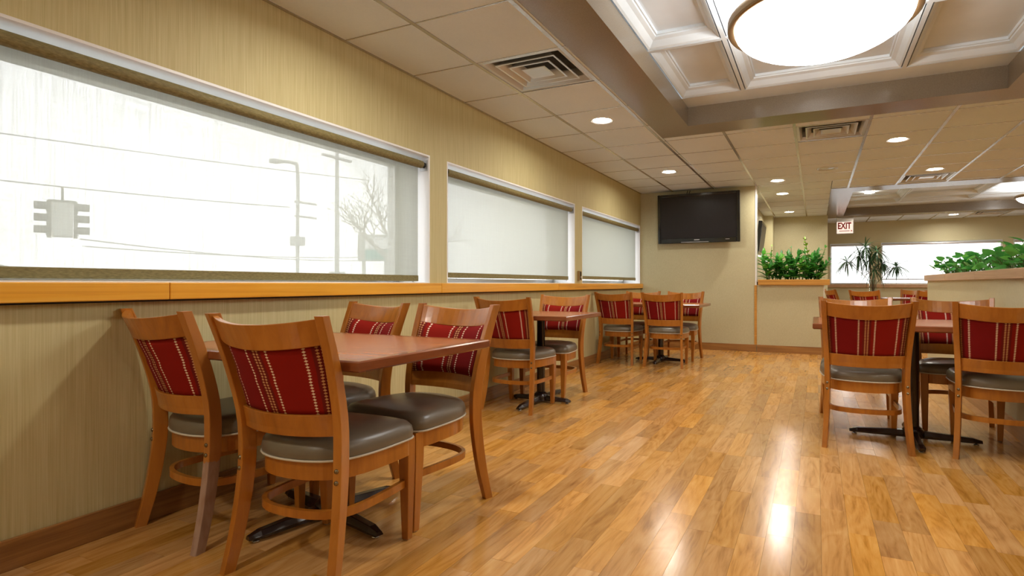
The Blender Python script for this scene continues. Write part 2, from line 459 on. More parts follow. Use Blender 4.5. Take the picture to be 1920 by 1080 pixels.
hole_me = hole_tile_mesh(.082)
def cell(i, j): return G0X + i * TL, G0Y + j * TL
tiles = 0
for a, b, c, d in rects:
    i0 = math.floor((a - G0X) / TL + 1e-6); i1 = math.ceil((b - G0X) / TL - 1e-6)
    j0 = math.floor((c - G0Y) / TL + 1e-6); j1 = math.ceil((d - G0Y) / TL - 1e-6)
    for i in range(i0, i1):
        for j in range(j0, j1):
            cx, cy = cell(i, j)
            x0, x1, y0, y1 = max(cx, a), min(cx + TL, b), max(cy, c), min(cy + TL, d)
            if x1 - x0 < .02 or y1 - y0 < .02 or HOLES.get((i, j)) == 'vent' and (x1 - x0) * (y1 - y0) > .2: continue
            if y1 < .9 or x0 > 4.3: continue
            if HOLES.get((i, j)) and (x1 - x0) * (y1 - y0) > .2:
                obj('ceiling_tile', hole_me, None, ceiling, (cx + TL / 2, cy + TL / 2, CZ)); tiles += 1; continue
            o = obj('ceiling_tile', tile_me, None, ceiling, ((x0 + x1) / 2, (y0 + y1) / 2, CZ + .007))
            o.scale = (x1 - x0 - .010, y1 - y0 - .010, .014); tiles += 1
# plain soffit boards where the grid cannot be seen
mb = MB().box(XL, CO[0], YF, .6, CZ, CZ + .014).box(CO[0], CO[1], YF, CO[2], CZ, CZ + .014).box(CO[1], XR, YF, .6, CZ, CZ + .014).box(4.88, XR, .6, YFAR, CZ, CZ + .014)
mb.build('ceiling_board', 'ceiling_tile', ceiling)
# grid bars, each its own part
def bar(x0, x1, y0, y1, h=.0035): MB().box(x0, x1, y0, y1, CZ - h, CZ + .02).build('grid_bar', 'grid_metal', ceiling)
for i in range(-1, 11):
    X = G0X + i * TL
    if i == -1: X = XL + .010
    segs = []
    if X < CO[0]: segs = [(.6, YB)]
    elif i <= 3: segs = [(CO[3], 12.8 if X > -1.0 and X < FO[0] else YB)] if X < FO[0] else [(CO[3], FO[2])]
    elif X < CO[1]: segs = [(CO[3], FO[2]), (FO[3], YFAR)]
    else: segs = [(.9, FO[2]), (FO[3], YFAR)]
    if i == 2: segs = [(CO[3], 12.36)]
    for a, b in segs: bar(X - .013, X + .013, a, b)
for j in range(-2, 20):
    Y = G0Y + j * TL
    if Y < .9: continue
    if Y < CO[3]: sp = [(XL, CO[0]), (CO[1], 4.88)]
    elif Y < YB: sp = [(XL, 4.88)]
    elif Y < FO[2]: sp = [(-1.0, 4.88)]
    elif Y < 12.8: sp = [(-1.0, FO[0])]
    elif Y > FO[3]: sp = [(.22, 4.88)]
    else: sp = []
    for a, b in sp: bar(a, b, Y - .0045, Y + .0045, .002)
# main coffer frame (dropped soffit ring)
def ring_box(mb, o, i, z0, z1):
    mb.box(o[0], i[0], o[2], o[3], z0, z1).box(i[1], o[1], o[2], o[3], z0, z1)
    mb.box(i[0], i[1], o[2], i[2], z0, z1).box(i[0], i[1], i[3], o[3], z0, z1)
mb = MB(); ring_box(mb, CO, CI, CZ - .004, CZ + .165); mb.build('coffer_soffit', 'soffit_paint', ceiling)
mb = MB(); ring_box(mb, FO, FI, CZ - .004, CZ + .165); mb.build('coffer_soffit', 'soffit_paint', ceiling)
def coffer(I, xdiv, ydiv, border):
    z = CZ + .165
    zt = z + .085
    ye = I[3] - border
    if border: MB().box(I[0], I[1], ye, I[3], z, z + .03).build('coffer_border', 'coffer_white', ceiling)
    X = [I[0]] + xdiv + [I[1]]; Y = [I[2]] + ydiv + [ye]
    for x in xdiv: MB().box(x - .014, x + .014, I[2], ye, z, zt + .02).build('coffer_beam', 'coffer_white', ceiling)
    for y in ydiv:
        for k in range(len(X) - 1):
            MB().box(X[k] + (.014 if k else 0), X[k + 1] - (.014 if k < len(X) - 2 else 0), y - .014, y + .014, z, zt + .02).build('coffer_beam', 'coffer_white', ceiling)
    for a in range(len(X) - 1):
        for b in range(len(Y) - 1):
            x0 = X[a] + (.014 if a else 0); x1 = X[a + 1] - (.014 if a < len(X) - 2 else 0)
            y0 = Y[b] + (.014 if b else 0); y1 = Y[b + 1] - (.014 if b < len(Y) - 2 else 0)
            def rg(i, zz): return [(x0 + i, y0 + i, zz), (x1 - i, y0 + i, zz), (x1 - i, y1 - i, zz), (x0 + i, y1 - i, zz)]
            mb = MB().loft([rg(.008, z + .012), rg(.008, z + .002), rg(.022, z + .010), rg(.05, z + .045), rg(.075, z + .056), rg(.078, z + .066), rg(.088, z + .066), rg(.09, zt)], True, False, False)
            mb.add(rg(.09, zt), [(0, 1, 2, 3)])
            cp = mb.build('coffer_panel', 'coffer_white', ceiling)
            MB().loft([rg(0, z + .012), rg(.009, z + .012)], True, False, False).build('shadow_gap', 'black_gap', cp)  # black strip around the panel, the gap's shade put in as colour
coffer(CI, [-.545, .59], [.57, 1.62, 2.67, 3.72], .26)
coffer(FI, [1.45, 2.62], [10.7, 11.95], .5)
# slab above coffers so no light leaks
MB().box(CO[0] - .1, CO[1] + .1, CO[2] - .1, CO[3] + .1, CZ + .30, CZ + .33).box(FO[0] - .1, FO[1] + .1, FO[2] - .1, FO[3] + .1, CZ + .30, CZ + .33).build('coffer_lid', 'coffer_white', ceiling)

# ---- baseboards
struct(MB().box(XL, XL + .016, YF, YB, 0, .108).build('baseboard_left', 'base_wood', bevel=.003), 'brown wooden baseboard along the window wall', 'baseboard')
struct(MB().box(XL + .016, -.79, YB - .016, YB, 0, .105).build('baseboard_back', 'base_wood_x', bevel=.003), 'brown wooden baseboard under the television wall', 'baseboard')
# ---- wooden ledge under the windows, four boards
led = struct(empty('trim_1', (XL, 0, SILL)), 'orange varnished wooden ledge of butted boards under the windows', 'ledge')
YS = [YF, 1.44, 3.32, 5.35, YB]
for a, b in zip(YS[:-1], YS[1:]):
    MB().box(-.03, .042, a + .0012, b - .0012, -.072, 0).build('ledge_board', 'sill_wood', led, bevel=.004)
MB().box(-.005, .030, YF, YB, -.079, -.072).build('ledge_shade_strip', 'black_gap', led)  # black strip under the boards, drawn as the ledge's shadow
# ---- corner guard at the end of the television wall
t2 = struct(empty('trim_2', (-.79, YB, 0)), 'slim corner guard at the end of the television wall', 'trim')
MB().box(-.026, .008, -.010, .13, .105, .97).build('wood_guard', 'cap_wood_x', t2)
MB().box(-.016, .005, -.005, .125, .97, CZ).build('white_guard', 'white_trim', t2)

# ------------------------------------------------------------------ windows and roller blinds of the left wall
def window(n, y0, y1):
    w = struct(empty('window_%d' % n, (XL, (y0 + y1) / 2, SILL)), ('wide window with white reveal behind the blind showing a traffic light', 'wide middle window with white reveal on the left wall', 'wide window with white reveal nearest the television wall')[n - 1], 'window')
    h = (y1 - y0) / 2; H = HEAD - SILL; t = .012
    mb = MB().box(-.27, -.0, -h, -h + t, 0, H).box(-.27, -.0, h - t, h, 0, H).box(-.27, 0, -h + t, h - t, H - t, H).box(-.27, -.0, -h + t, h - t, -.005, t * .5)
    mb.build('reveal_lining', 'white_paint', w)
    f = .06
    mb = MB().box(-TH, -.27, -h, -h + f, 0, H).box(-TH, -.27, h - f, h, 0, H).box(-TH, -.27, -h + f, h - f, H - f, H).box(-TH, -.27, -h + f, h - f, 0, f * .7)
    fr = mb.build('window_frame', 'grid_metal', w)
    for xx in (-.318, -.296): MB().box(xx - .002, xx + .002, -h + f, h - f, f * .7, H - f).build('pane', 'window_glass', w)
for n, (a, b) in enumerate(WIN): window(n + 1, a, b)
def blind(y0, y1, hem, label, capcol='cable_black'):
    o = tag(empty('roller_blind', (XL - .038, (y0 + y1) / 2, SILL)), label, 'blind', 'roller blinds in the window wall')
    h = (y1 - y0) / 2; zr = 1.842 - SILL; r = .027
    mb = MB(); seg = 20
    mb.loft([[(r * math.cos(2 * math.pi * k / seg), yy, zr + r * math.sin(2 * math.pi * k / seg)) for k in range(seg)] for yy in (-h + .045, h - .05)], True, True, True)
    mb.build('roller', 'roll_fabric', o)
    for s in (-1, 1):
        mb = MB().box(-.035, .030, s * (h - .016) - .003, s * (h - .016) + .003, zr - .04, zr + .035)
        br = mb.build('bracket', 'tv_silver', o)
        MB().loft([[(.02 * math.cos(2 * math.pi * k / 14), yy, zr + .02 * math.sin(2 * math.pi * k / 14)) for k in range(14)] for yy in sorted((s * (h - .05), s * (h - .02)))], True, True, True).build('end_plug', capcol, br)
    MB().add([(-.026, -h + .05, hem + .03), (-.026, h - .055, hem + .03), (-.026, h - .055, zr), (-.026, -h + .05, zr)], [(0, 1, 2, 3)]).build('shade_fabric', 'screen_fabric', o)
    MB().box(-.033, -.019, -h + .05, h - .055, hem, hem + .042).build('hem_bar', 'roll_fabric', o, bevel=.004)
    MB().box(-.022, -.012, h - .12, h - .112, hem - .012, hem).build('hem_stop', 'tv_silver', o)
blind(*WIN[0], .014, 'olive roller blind with white screen fabric, traffic light showing through')
blind(*WIN[1], .042, 'olive roller blind on the middle window between two piers')
blind(*WIN[2], .052, 'olive roller blind on the window next to the television wall')
k = tag(empty('wall_control', (XL, 5.99, 1.085)), 'small brown blind control box on the pier between windows', 'switch')
MB().box(0, .022, -.035, .035, -.055, .055).build('housing', 'brass_plate', k, bevel=.003)
MB().box(.022, .026, .0, .028, -.045, .045).build('cover', 'tv_black', k)
MB().box(.026, .034, .008, .02, -.03, -.005).build('knob', 'ivory', k)

# far windows
for n, (x0, x1) in enumerate(FW):
    w = struct(empty('window_%d' % (n + 4), ((x0 + x1) / 2, YFAR, FS)), ('bright far window beside the recessed wall', 'wide bright far window behind the pothos planter', 'bright far window beyond the wide one')[n], 'window')
    h = (x1 - x0) / 2; H = FH - FS; t = .03
    mb = MB().box(-h, -h + t, .02, .18, 0, H).box(h - t, h, .02, .18, 0, H).box(-h + t, h - t, .02, .18, H - t, H).box(-h + t, h - t, .02, .18, 0, t)
    mb.build('window_frame', 'white_paint', w)
    MB().box(-h + t, h - t, .14, .146, t, H - t).build('pane', 'window_glass', w)
    b = tag(empty('roller_blind', ((x0 + x1) / 2, YFAR - .03, FS)), ('pale roller blind on the far window behind the dracaena', 'pale roller blind on the wide far window', 'pale roller blind on the far window above the pothos end')[n], 'blind', 'roller blinds on the far wall')
    r = .024
    MB().loft([[(xx, r * math.cos(2 * math.pi * k / 16), H - .045 + r * math.sin(2 * math.pi * k / 16)) for k in range(16)] for xx in (-h + .01, h - .01)], True, True, True).build('roller', 'tv_silver', b)
    hem = .10 if n else .0
    MB().add([(-h + .02, 0, hem + .02), (h - .07, 0, hem + .02), (h - .07, 0, H - .04), (-h + .02, 0, H - .04)], [(0, 1, 2, 3)]).build('shade_fabric', 'screen_fabric_far', b)
    MB().box(-h + .02, h - .07, -.006, .006, hem, hem + .022).build('hem_bar', 'tv_silver', b)
struct(MB().box(.22, XR, YFAR - .05, YFAR, FS - .075, FS).build('trim_3', 'cap_wood', bevel=.004), 'brown wooden ledge under the far windows', 'ledge')

# ------------------------------------------------------------------ planter wall and half wall
PT = 1.05
pw = struct(empty('wall_planter', (-.79, YB, 0)), 'beige built-in planter wall beside the television wall', 'wall')
MB().box(0, .89, 0, .05, 0, PT - .075).box(0, .89, .33, .38, 0, PT - .075).box(.84, .89, .05, .33, 0, PT - .075).build('planter_body', 'wall_paint', pw)
MB().box(.886, .896, -.004, .384, .105, PT - .08).build('lit_end_sheet', 'white_trim', pw)  # white sheet over the end face, painting in the light from the far windows
MB().box(.026, .965, -.045, .06, PT - .078, PT).build('cap_board', 'cap_wood_x', pw, bevel=.004)
MB().box(.026, .965, .32, .42, PT - .078, PT).build('cap_board', 'cap_wood_x', pw, bevel=.004)
MB().box(.83, .965, .06, .32, PT - .078, PT).build('cap_board', 'cap_wood_x', pw, bevel=.004)
MB().box(0.0, .84, .05, .33, PT - .2, PT - .03).build('planting_soil', 'soil', pw)
MB().box(.008, .90, -.016, 0, 0, .105).build('baseboard', 'base_wood_x', pw, bevel=.003)
HX, HY0, HY1, HT = 1.18, 1.6, 7.66, 1.088
hw = struct(empty('wall_partition', (HX, HY1, 0)), 'beige half wall with wood cap and planted trough', 'wall')
L = HY1 - HY0
MB().box(0, .06, -L, 0, 0, HT - .065).box(.30, .36, -L, 0, 0, HT - .065).box(.06, .30, -.06, 0, 0, HT - .065).build('partition_body', 'wall_paint', hw)
cuts = [HY1 + .02 - HY1, -1.13, -2.25, -3.4, -4.6, -L]
for a, b in zip(cuts[1:], cuts[:-1]):
    MB().box(-.03, .075, a + .002, b - .002, HT - .067, HT).build('cap_board', 'cap_wood', hw, bevel=.003)
    MB().box(.285, .39, a + .002, b - .002, HT - .067, HT).build('cap_board', 'cap_wood', hw, bevel=.003)
MB().box(.075, .285, -.08, .02, HT - .067, HT).build('cap_board', 'cap_wood', hw, bevel=.003)
MB().box(.06, .30, -L, -.06, HT - .25, HT - .05).build('planting_soil', 'soil', hw)
MB().box(-.016, 0, -L, .016, 0, .105).box(0, .36, 0, .016, 0, .105).build('baseboard', 'base_wood', hw)

# ------------------------------------------------------------------ ceiling fixtures
def downlight_proto():
    o = empty('recessed_downlight')
    MB().lathe([(.082, .006), (.088, -.001), (.098, -.004), (.104, -.003), (.105, 0)], 32).build('trim_ring', 'can_metal', o)
    MB().lathe([(.082, .0), (.076, .016)], 32).build('can', 'can_metal', o)
    mb = MB(); mb.lathe([(.076, .016), (.05, .013), (.001, .012)], 32); mb.build('lens', 'downlight_lens', o)
    mb = MB().lathe([(.078, .03), (.078, .10)], 24); mb.build('housing', 'vent_dark', o)
    return o
DL = [((0, -1), 'round recessed downlight before the large square vent, between window wall and coffer'),
      ((0, 3), 'round recessed downlight past the square vent beside the dark coffer edge'),
      ((0, 7), 'round recessed downlight in the ceiling in front of the television'),
      ((4, 6), 'round recessed downlight between silver vent and the partition planter'),
      ((5, 9), 'round recessed downlight touching the vent at the far coffer edge'),
      ((2, 9), 'round recessed downlight just past the television wall corner'),
      ((2, 11), 'round recessed downlight, middle one over the zz planter passage'),
      ((2, 15), 'round recessed downlight nearest the recessed beige wall'),
      ((7, 18), 'round recessed downlight above the far windows')]
added_lights = [((x, y), None) for x, y in ((-1.70, -.33), (-1.70, -2.2), (1.97, .2), (2.0, 2.7), (2.6, 5.1), (3.4, 1.5), (3.6, 7.6), (4.6, 4.2))]  # unseen downlights, added to light the part of the room out of view
dl0 = downlight_proto(); first = True
def place(o0, first, loc):
    o = o0 if first else copy_tree(o0)
    o.location = loc; return o
for (i, j), lab in DL:
    x, y = cell(i, j)
    o = place(dl0, first, (x + TL / 2, y + TL / 2, CZ)); first = False
    tag(o, lab, 'ceiling light', 'recessed downlights')
for (x, y), _ in added_lights:
    i = math.floor((x - G0X) / TL); j = math.floor((y - G0Y) / TL)
    o = place(dl0, False, (x, y, CZ - .030)); tag(o, 'round recessed downlight added to light the unseen part of the dining room', 'ceiling light', 'added recessed downlights elsewhere')
# one lamp inside the far coffer
o = place(dl0, False, (.88, 11.45, CZ + .165 + .085 - .031)); tag(o, 'round downlight inside the far white coffer', 'ceiling light', 'recessed downlights')

def vent_proto():
    o = empty('air_vent'); h = TL / 2 - .008
    def sq(s, z): return [(-s, -s, z), (s, -s, z), (s, s, z), (-s, s, z)]
    MB().loft([sq(h, 0), sq(h - .028, -.002), sq(h - .05, .03), sq(h - .055, .09)], True, False, False).build('frame', 'vent_metal', o)
    for a, b in ((.215, .165), (.150, .100)):
        MB().loft([sq(a, .002), sq(a, -.002), sq(a - .012, -.002), sq(b, .045), sq(b, .049), sq(a - .010, .004)], True, False, False).build('louver', 'vent_metal', o)
    MB().loft([sq(.085, .0), sq(.085, -.003), sq(.06, .002)], True, True, False).build('centre_plate', 'vent_metal', o)
    MB().box(-h, h, -h, h, .085, .09).build('duct_back', 'vent_dark', o)
    return o
v0 = vent_proto(); first = True
for (i, j), lab in (((0, 1), 'large square metal air vent beside the dark coffer soffit'), ((3, 5), 'shiny square air vent just past the main coffer'), ((5, 10), 'shiny square air vent at the edge of the far coffer'), ((8, 18), 'square air vent over the far window wall')):
    x, y = cell(i, j); o = place(v0, first, (x + TL / 2, y + TL / 2, CZ + .002)); first = False; tag(o, lab, 'air vent', 'ceiling air vents')
x, y = cell(3, 8)
sp = tag(empty('ceiling_speaker', (x + TL / 2, y + TL / 2, CZ)), 'round white loudspeaker set in a ceiling tile', 'speaker')
MB().lathe([(.085, .004), (.105, -.008), (.118, -.006), (.121, 0)], 36).build('rim', 'vent_metal', sp)
mb = MB().lathe([(.001, -.001), (.05, -.002), (.086, .004)], 36); mb.build('grille', 'vent_metal', sp)

# bowl lamps in the coffers
def bowl_lamp(loc, Rr, dep, label):
    o = tag(empty('bowl_lamp', loc), label, 'ceiling lamp')
    prof = [(Rr * .925 * math.cos(a), -.012 - dep * math.sin(a)) for a in [k / 14 * math.pi / 2 for k in range(14)]] + [(.001, -.012 - dep)]
    MB().lathe(prof, 56).build('glass_bowl', 'bowl_glass', o)
    MB().lathe([(Rr * .92, -.020), (Rr * .975, -.028), (Rr * .995, -.022), (Rr, -.014), (Rr, .020), (Rr * .99, .026), (Rr * .93, .016), (Rr * .915, -.01), (Rr * .92, -.020)], 56).build('rim_band', 'lamp_bronze', o)
    top = CZ + .25 - loc[2]
    for k in range(3):
        a = 2 * math.pi * k / 3 + .4
        MB().tube([(Rr * .9 * math.cos(a), Rr * .9 * math.sin(a), .0), (.06 * math.cos(a), .06 * math.sin(a), top - .02)], .006, 8).build('support_rod', 'lamp_bronze', o)
    MB().lathe([(.001, top - .03), (.085, top - .03), (.09, top - .02), (.09, top)], 28).build('ceiling_plate', 'lamp_bronze', o)
    return o
def lamp_light(parent, r, energy, z):
    l = bpy.data.lights.new('bulb_light', 'POINT'); l.energy = energy; l.color = (1, .95, .87); l.shadow_soft_size = r
    b = bpy.data.objects.new('bulb_light', l); COL.objects.link(b); b.parent = parent; b.location = (0, 0, z)
b = bowl_lamp((.02, 3.2, 2.375), .465, .165, 'large glowing white glass bowl lamp with bronze rim in the main coffer'); lamp_light(b, .05, 16, .03)
b = bowl_lamp((3.42, 11.6, 2.44), .40, .13, 'glass bowl lamp with brass rim in the far coffer'); lamp_light(b, .05, 8, .03)

# ------------------------------------------------------------------ dining chair
def build_chair():
    root = empty('dining_chair')
    def outline(n=64, grow=0.0):
        pts = []
        # front edge slightly bowed, rounded corners, sides tapering into a bowed rear
        ctrl = [(0, .222), (.12, .218), (.195, .205), (.232, .175), (.236, .12), (.226, .0), (.205, -.09), (.165, -.155), (.09, -.192), (0, -.203)]
        full = ctrl + [(-x, y) for x, y in ctrl[-2:0:-1]]
        m = len(full)
        for k in range(n):
            t = k / n * m; i = int(t); u = t - i
            a, b, c, d = [Vector(full[(i + q) % m]) for q in (-1, 0, 1, 2)]
            pts.append(.5 * ((2 * b) + (c - a) * u + (2 * a - 5 * b + 4 * c - d) * u * u + (3 * b - a - 3 * c + d) * u ** 3))
        return pts
    O = outline(48); C = Vector((0, .01))
    def ring(s, z): return [(C.x + (p.x - C.x) * s, C.y + (p.y - C.y) * s, z) for p in O]
    mb = MB().loft([ring(.90, .398), ring(.985, .399), ring(1.0, .408), ring(1.004, .424), ring(.985, .444), ring(.93, .460), ring(.80, .470), ring(.5, .477), ring(.02, .479)], True, True, True)
    seat = mb.build('seat_cushion', 'seat_vinyl', root)
    pth = [(p[0], p[1], .4005) for p in ring(1.0, 0)]
    mb = MB(); seg = 6; rings = []
    n = len(pth)
    for i in range(n):
        p = Vector(pth[i]); t = (Vector(pth[(i + 1) % n]) - Vector(pth[i - 1])).normalized(); u = Vector((t.y, -t.x, 0))
        rings.append([p + u * .0042 * math.cos(2 * math.pi * k / seg) + Vector((0, 0, 1)) * .0042 * math.sin(2 * math.pi * k / seg) for k in range(seg)])
    rings.append(rings[0]); mb.loft(rings, True, False, True); mb.build('piping', 'seat_piping', seat)
    mb = MB().loft([ring(.955, .397), ring(.955, .335), ring(.87, .335), ring(.87, .397), ring(.955, .397)], True, False, True)
    for i in range(len(mb.smooth)): mb.smooth[i] = False
    mb.build('apron', 'chair_wood', root)
    # front legs
    for s in (-1, 1):
        def sec(cx, cy, h, z): return [(cx - h, cy - h, z), (cx + h, cy - h, z), (cx + h, cy + h, z), (cx - h, cy + h, z)]
        mb = MB().loft([sec(s * .196, .188, .0145, .004), sec(s * .200, .182, .0225, .30), sec(s * .200, .182, .0225, .396)], True, True, False)
        lg = mb.build('leg', 'chair_wood', root, bevel=.003)
        MB().lathe([(.001, 0), (.012, 0), (.012, .005)], 12, (s * .196, .188, 0)).build('foot_glide', 'seat_piping', lg)
    # rear legs that run up into the back stiles
    RL = [(.226, -.238, 0), (.216, -.206, .14), (.209, -.182, .30), (.207, -.175, .42), (.211, -.183, .55), (.222, -.226, .72), (.233, -.286, .888)]
    for s in (-1, 1):
        pts = catmull([(s * x, y, z) for x, y, z in RL], 18); rings = []
        for i, p in enumerate(pts):
            w, d = .0145, (.020 + .006 * math.sin(min(p.z / .85, 1) * math.pi))
            yaw = s * .22
            ex = Vector((math.cos(yaw), math.sin(yaw), 0)); ey = Vector((-math.sin(yaw), math.cos(yaw), 0))
            rings.append([p - ex * w - ey * d, p + ex * w - ey * d, p + ex * w + ey * d, p - ex * w + ey * d])
        mb = MB().loft(rings, True, True, False)
        lg = mb.build('leg', 'chair_wood', root, bevel=.003)
        for z in (.385, .348):
            p = min(catmull([(s * x, y, zz) for x, y, zz in RL], 60), key=lambda q: abs(q.z - z))
            mb = MB(); seg = 12
            yb = p.y - .0255
            mb.loft([[(p.x + s * .004 + r * math.cos(2 * math.pi * k / seg), yb - dy, z + r * math.sin(2 * math.pi * k / seg)) for k in range(seg)] for r, dy in ((.008, -.004), (.008, .0015), (.006, .0045), (.001, .006))], True, False, True)
            mb.build('bolt', 'bolt_metal', lg)
    def yz(z):    # back plane of the stiles
        pts = catmull([(0, y, zz) for x, y, zz in RL], 80); q = min(pts, key=lambda p: abs(p.z - z)); return q.y
    def xz(z):
        pts = catmull([(x, y, zz) for x, y, zz in RL], 80); q = min(pts, key=lambda p: abs(p.z - z)); return q.x
    def curved(z0, z1, bow0, bow1, th, inset, nz=3, nx=16, yoff=0.0, droop=0.0):
        # curved board between the stiles; bow is towards the rear
        rings = []
        for i in range(nx + 1):
            u = -1 + 2 * i / nx; r = []
            for side in (-1, 1):
                for k in (range(nz + 1) if side < 0 else range(nz, -1, -1)):
                    w = k / nz; z = z0 + (z1 - z0) * w; bow = bow0 + (bow1 - bow0) * w
                    X = u * (xz(z) - inset); y = yz(z) - bow * (1 - u * u) + side * th / 2 + yoff
                    r.append((X, y, z - droop * (1 - u * u)))
            rings.append(r)
        return MB().loft(rings, True, True, True)
    tr = curved(.797, .880, .062, .070, .023, .008, droop=.020) 
    o = tr.build('top_rail', 'chair_wood', root, bevel=.003)
    for f in o.data.polygons: f.use_smooth = False
    o = curved(.492, .566, .042, .048, .021, .008, droop=.004).build('lower_rail', 'chair_wood', root, bevel=.003)
    for f in o.data.polygons: f.use_smooth = False
    # upholstered back pad, front side cushioned, UV across and up
    nx, nz = 18, 10; vs, fs, uvs = [], [], []
    z0, z1 = .560, .798
    for side in (1, -1):
        for k in range(nz + 1):
            for i in range(nx + 1):
                u, w = i / nx, k / nz; uu = 2 * u - 1; ww = 2 * w - 1
                z = z0 + (z1 - z0) * w; X = uu * (xz(z) - .016)
                edge = (1 - abs(uu) ** 6) * (1 - abs(ww) ** 6)
                y = yz(z) - (.047 + .016 * w) * (1 - uu * uu)
                y += (.008 + .020 * edge ** .5) if side > 0 else (-.002 - .004 * edge)
                vs.append((X, y, z - .020 * w * (1 - uu * uu))); uvs.append((u, w))
    n1 = (nx + 1) * (nz + 1)
    for sd in (0, 1):
        for k in range(nz):
            for i in range(nx):
                a = sd * n1 + k * (nx + 1) + i; q = (a, a + 1, a + nx + 2, a + nx + 1)
                fs.append(q if sd else q[::-1])
    rim = [i for i in range(nx + 1)] + [k * (nx + 1) + nx for k in range(1, nz + 1)] + [nz * (nx + 1) + i for i in range(nx - 1, -1, -1)] + [k * (nx + 1) for k in range(nz - 1, 0, -1)]
    for a, b in zip(rim, rim[1:] + rim[:1]): fs.append((a, b, b + n1, a + n1))
    mb = MB(); mb.add(vs, fs, True); me = mb.mesh('back_pad')
    ul = me.uv_layers.new(name='UVMap')
    for lp in me.loops: ul.data[lp.index].uv = uvs[lp.vertex_index]
    obj('back_pad', me, 'striped_fabric', root)
    # bent U-shaped stretcher
    pa = catmull([(.196, .172, .222), (.200, .06, .222), (.196, -.06, .222), (.172, -.135, .222), (.10, -.178, .222), (0, -.190, .222),
                  (-.10, -.178, .222), (-.172, -.135, .222), (-.196, -.06, .222), (-.200, .06, .222), (-.196, .172, .222)], 44)
    rings = []
    for i, p in enumerate(pa):
        t = (pa[min(i + 1, len(pa) - 1)] - pa[max(i - 1, 0)]).normalized(); u = Vector((t.y, -t.x, 0)); z = Vector((0, 0, 1))
        rings.append([p - u * .008 - z * .014, p + u * .008 - z * .014, p + u * .008 + z * .014, p - u * .008 + z * .014])
    MB().loft(rings, True, True, False).build('stretcher', 'chair_wood', root)
    return root
CH0 = build_chair(); ch_used = False
def chair(x, y, face, label, group, dz=0):
    """x, y: centre of the chair on the floor; face: degrees, 0 looks along +Y (towards the television wall)"""
    global ch_used
    o = CH0 if not ch_used else copy_tree(CH0); ch_used = True
    o.location = (x, y, 0); o.rotation_euler = (0, 0, R(face)); tag(o, label, 'chair', group); return o

# ------------------------------------------------------------------ tables
TZ = .740
def table(x, y, wx, wy, label, arms=(.33, .33), col_off=(0, 0), rz=0, twist=0):
    o = tag(empty('dining_table', (x, y, 0), rz), label, 'table', 'pedestal dining tables')
    hx, hy = wx / 2, wy / 2; e = .038
    MB().box(-hx + e, hx - e, -hy + e, hy - e, TZ - .032, TZ).build('table_top', 'table_laminate', o)
    def rg(i, z): return [(-hx + i, -hy + i, z), (hx - i, -hy + i, z), (hx - i, hy - i, z), (-hx + i, hy - i, z)]
    MB().loft([rg(e, TZ + .0004), rg(.006, TZ + .0004), rg(0, TZ - .004), rg(.0, TZ - .030), rg(.008, TZ - .036), rg(e, TZ - .036), rg(e, TZ + .0004)], True, False, False).build('edge_band', 'table_edge', o)
    cx, cy = col_off
    MB().lathe([(.034, .05), (.034, TZ - .05), (.05, TZ - .045), (.05, TZ - .04)], 24, (cx, cy, 0), True).build('column', 'table_iron', o)
    MB().box(cx - .17, cx + .17, cy - .17, cy + .17, TZ - .046, TZ - .037).build('mounting_plate', 'table_iron', o)
    MB().lathe([(.001, .085), (.036, .085), (.06, .062), (.066, .03), (.06, .016)], 24, (cx, cy, 0)).build('base_hub', 'table_iron', o)
    for k, (dx, dy) in enumerate(((1, 0), (0, 1), (-1, 0), (0, -1))):
        Ln = arms[k % 2]; rings = []
        dx, dy = dx * math.cos(twist) - dy * math.sin(twist), dx * math.sin(twist) + dy * math.cos(twist)
        for q in range(8):
            t = q / 7; r = .03 + (Ln - .03) * t
            hh = .060 - .020 * t if q < 7 else .030; w = .029 - .004 * t if q < 7 else .016
            sec = [(-w, .014), (w, .014), (w, hh * .55), (w * .55, hh), (-w * .55, hh), (-w, hh * .55)]
            rings.append([(cx + dx * r - dy * s, cy + dy * r + dx * s, z) for s, z in sec])
        ft = MB().loft(rings, True, True, False).build('base_foot', 'table_iron', o, bevel=.004)
        MB().lathe([(.001, 0), (.015, 0), (.015, .006), (.006, .008), (.006, .018)], 12, (cx + dx * (Ln - .03), cy + dy * (Ln - .03), 0)).build('glide', 'glide_metal', ft)
    return o
# table under the first window
table(-1.845, 1.70, 1.08, .77, 'reddish-brown four-seat table under the window showing the traffic light', (.36, .33), (-.035, .030), twist=R(-13))
g1 = 'dining chairs at the table below the traffic light window'
A = chair(-2.250, 1.545, -6.5, 'chair with one scuffed rear leg, against the window wall below the traffic light blind', g1)
chair(-1.618, 1.495, 4, 'aisle-side chair facing the TV at the table below the traffic light blind', g1)
chair(-2.205, 2.025, 168, 'wall-side chair with its back to the TV at the traffic light window table', g1)
chair(-1.630, 1.972, 173.5, 'aisle-side chair with its back to the TV at the traffic light window table', g1)
# small table under the middle window
table(-2.10, 4.16, .80, .74, 'small reddish-brown two-seat table under the middle window', (.27, .40))
g2 = 'dining chairs at the two-seat table'
chair(-2.172, 3.935, -1, 'chair facing the TV at the small two-seat table', g2)
chair(-2.14, 4.455, 180, 'chair with its back to the TV at the small two-seat table', g2)
# corner table
table(-1.80, 6.96, 1.12, .77, 'reddish-brown four-seat table in the corner below the television', (.33, .33))
g3 = 'dining chairs at the corner table below the television'
chair(-2.246, 6.715, -2, 'wall-side chair facing the TV at the corner table', g3)
chair(-1.645, 6.67, 1, 'aisle-side chair facing the TV at the corner table', g3)
chair(-2.20, 7.25, 180, 'wall-side chair with its back to the TV at the corner table', g3)
chair(-1.615, 7.275, 179, 'aisle-side chair with its back to the TV at the corner table', g3)
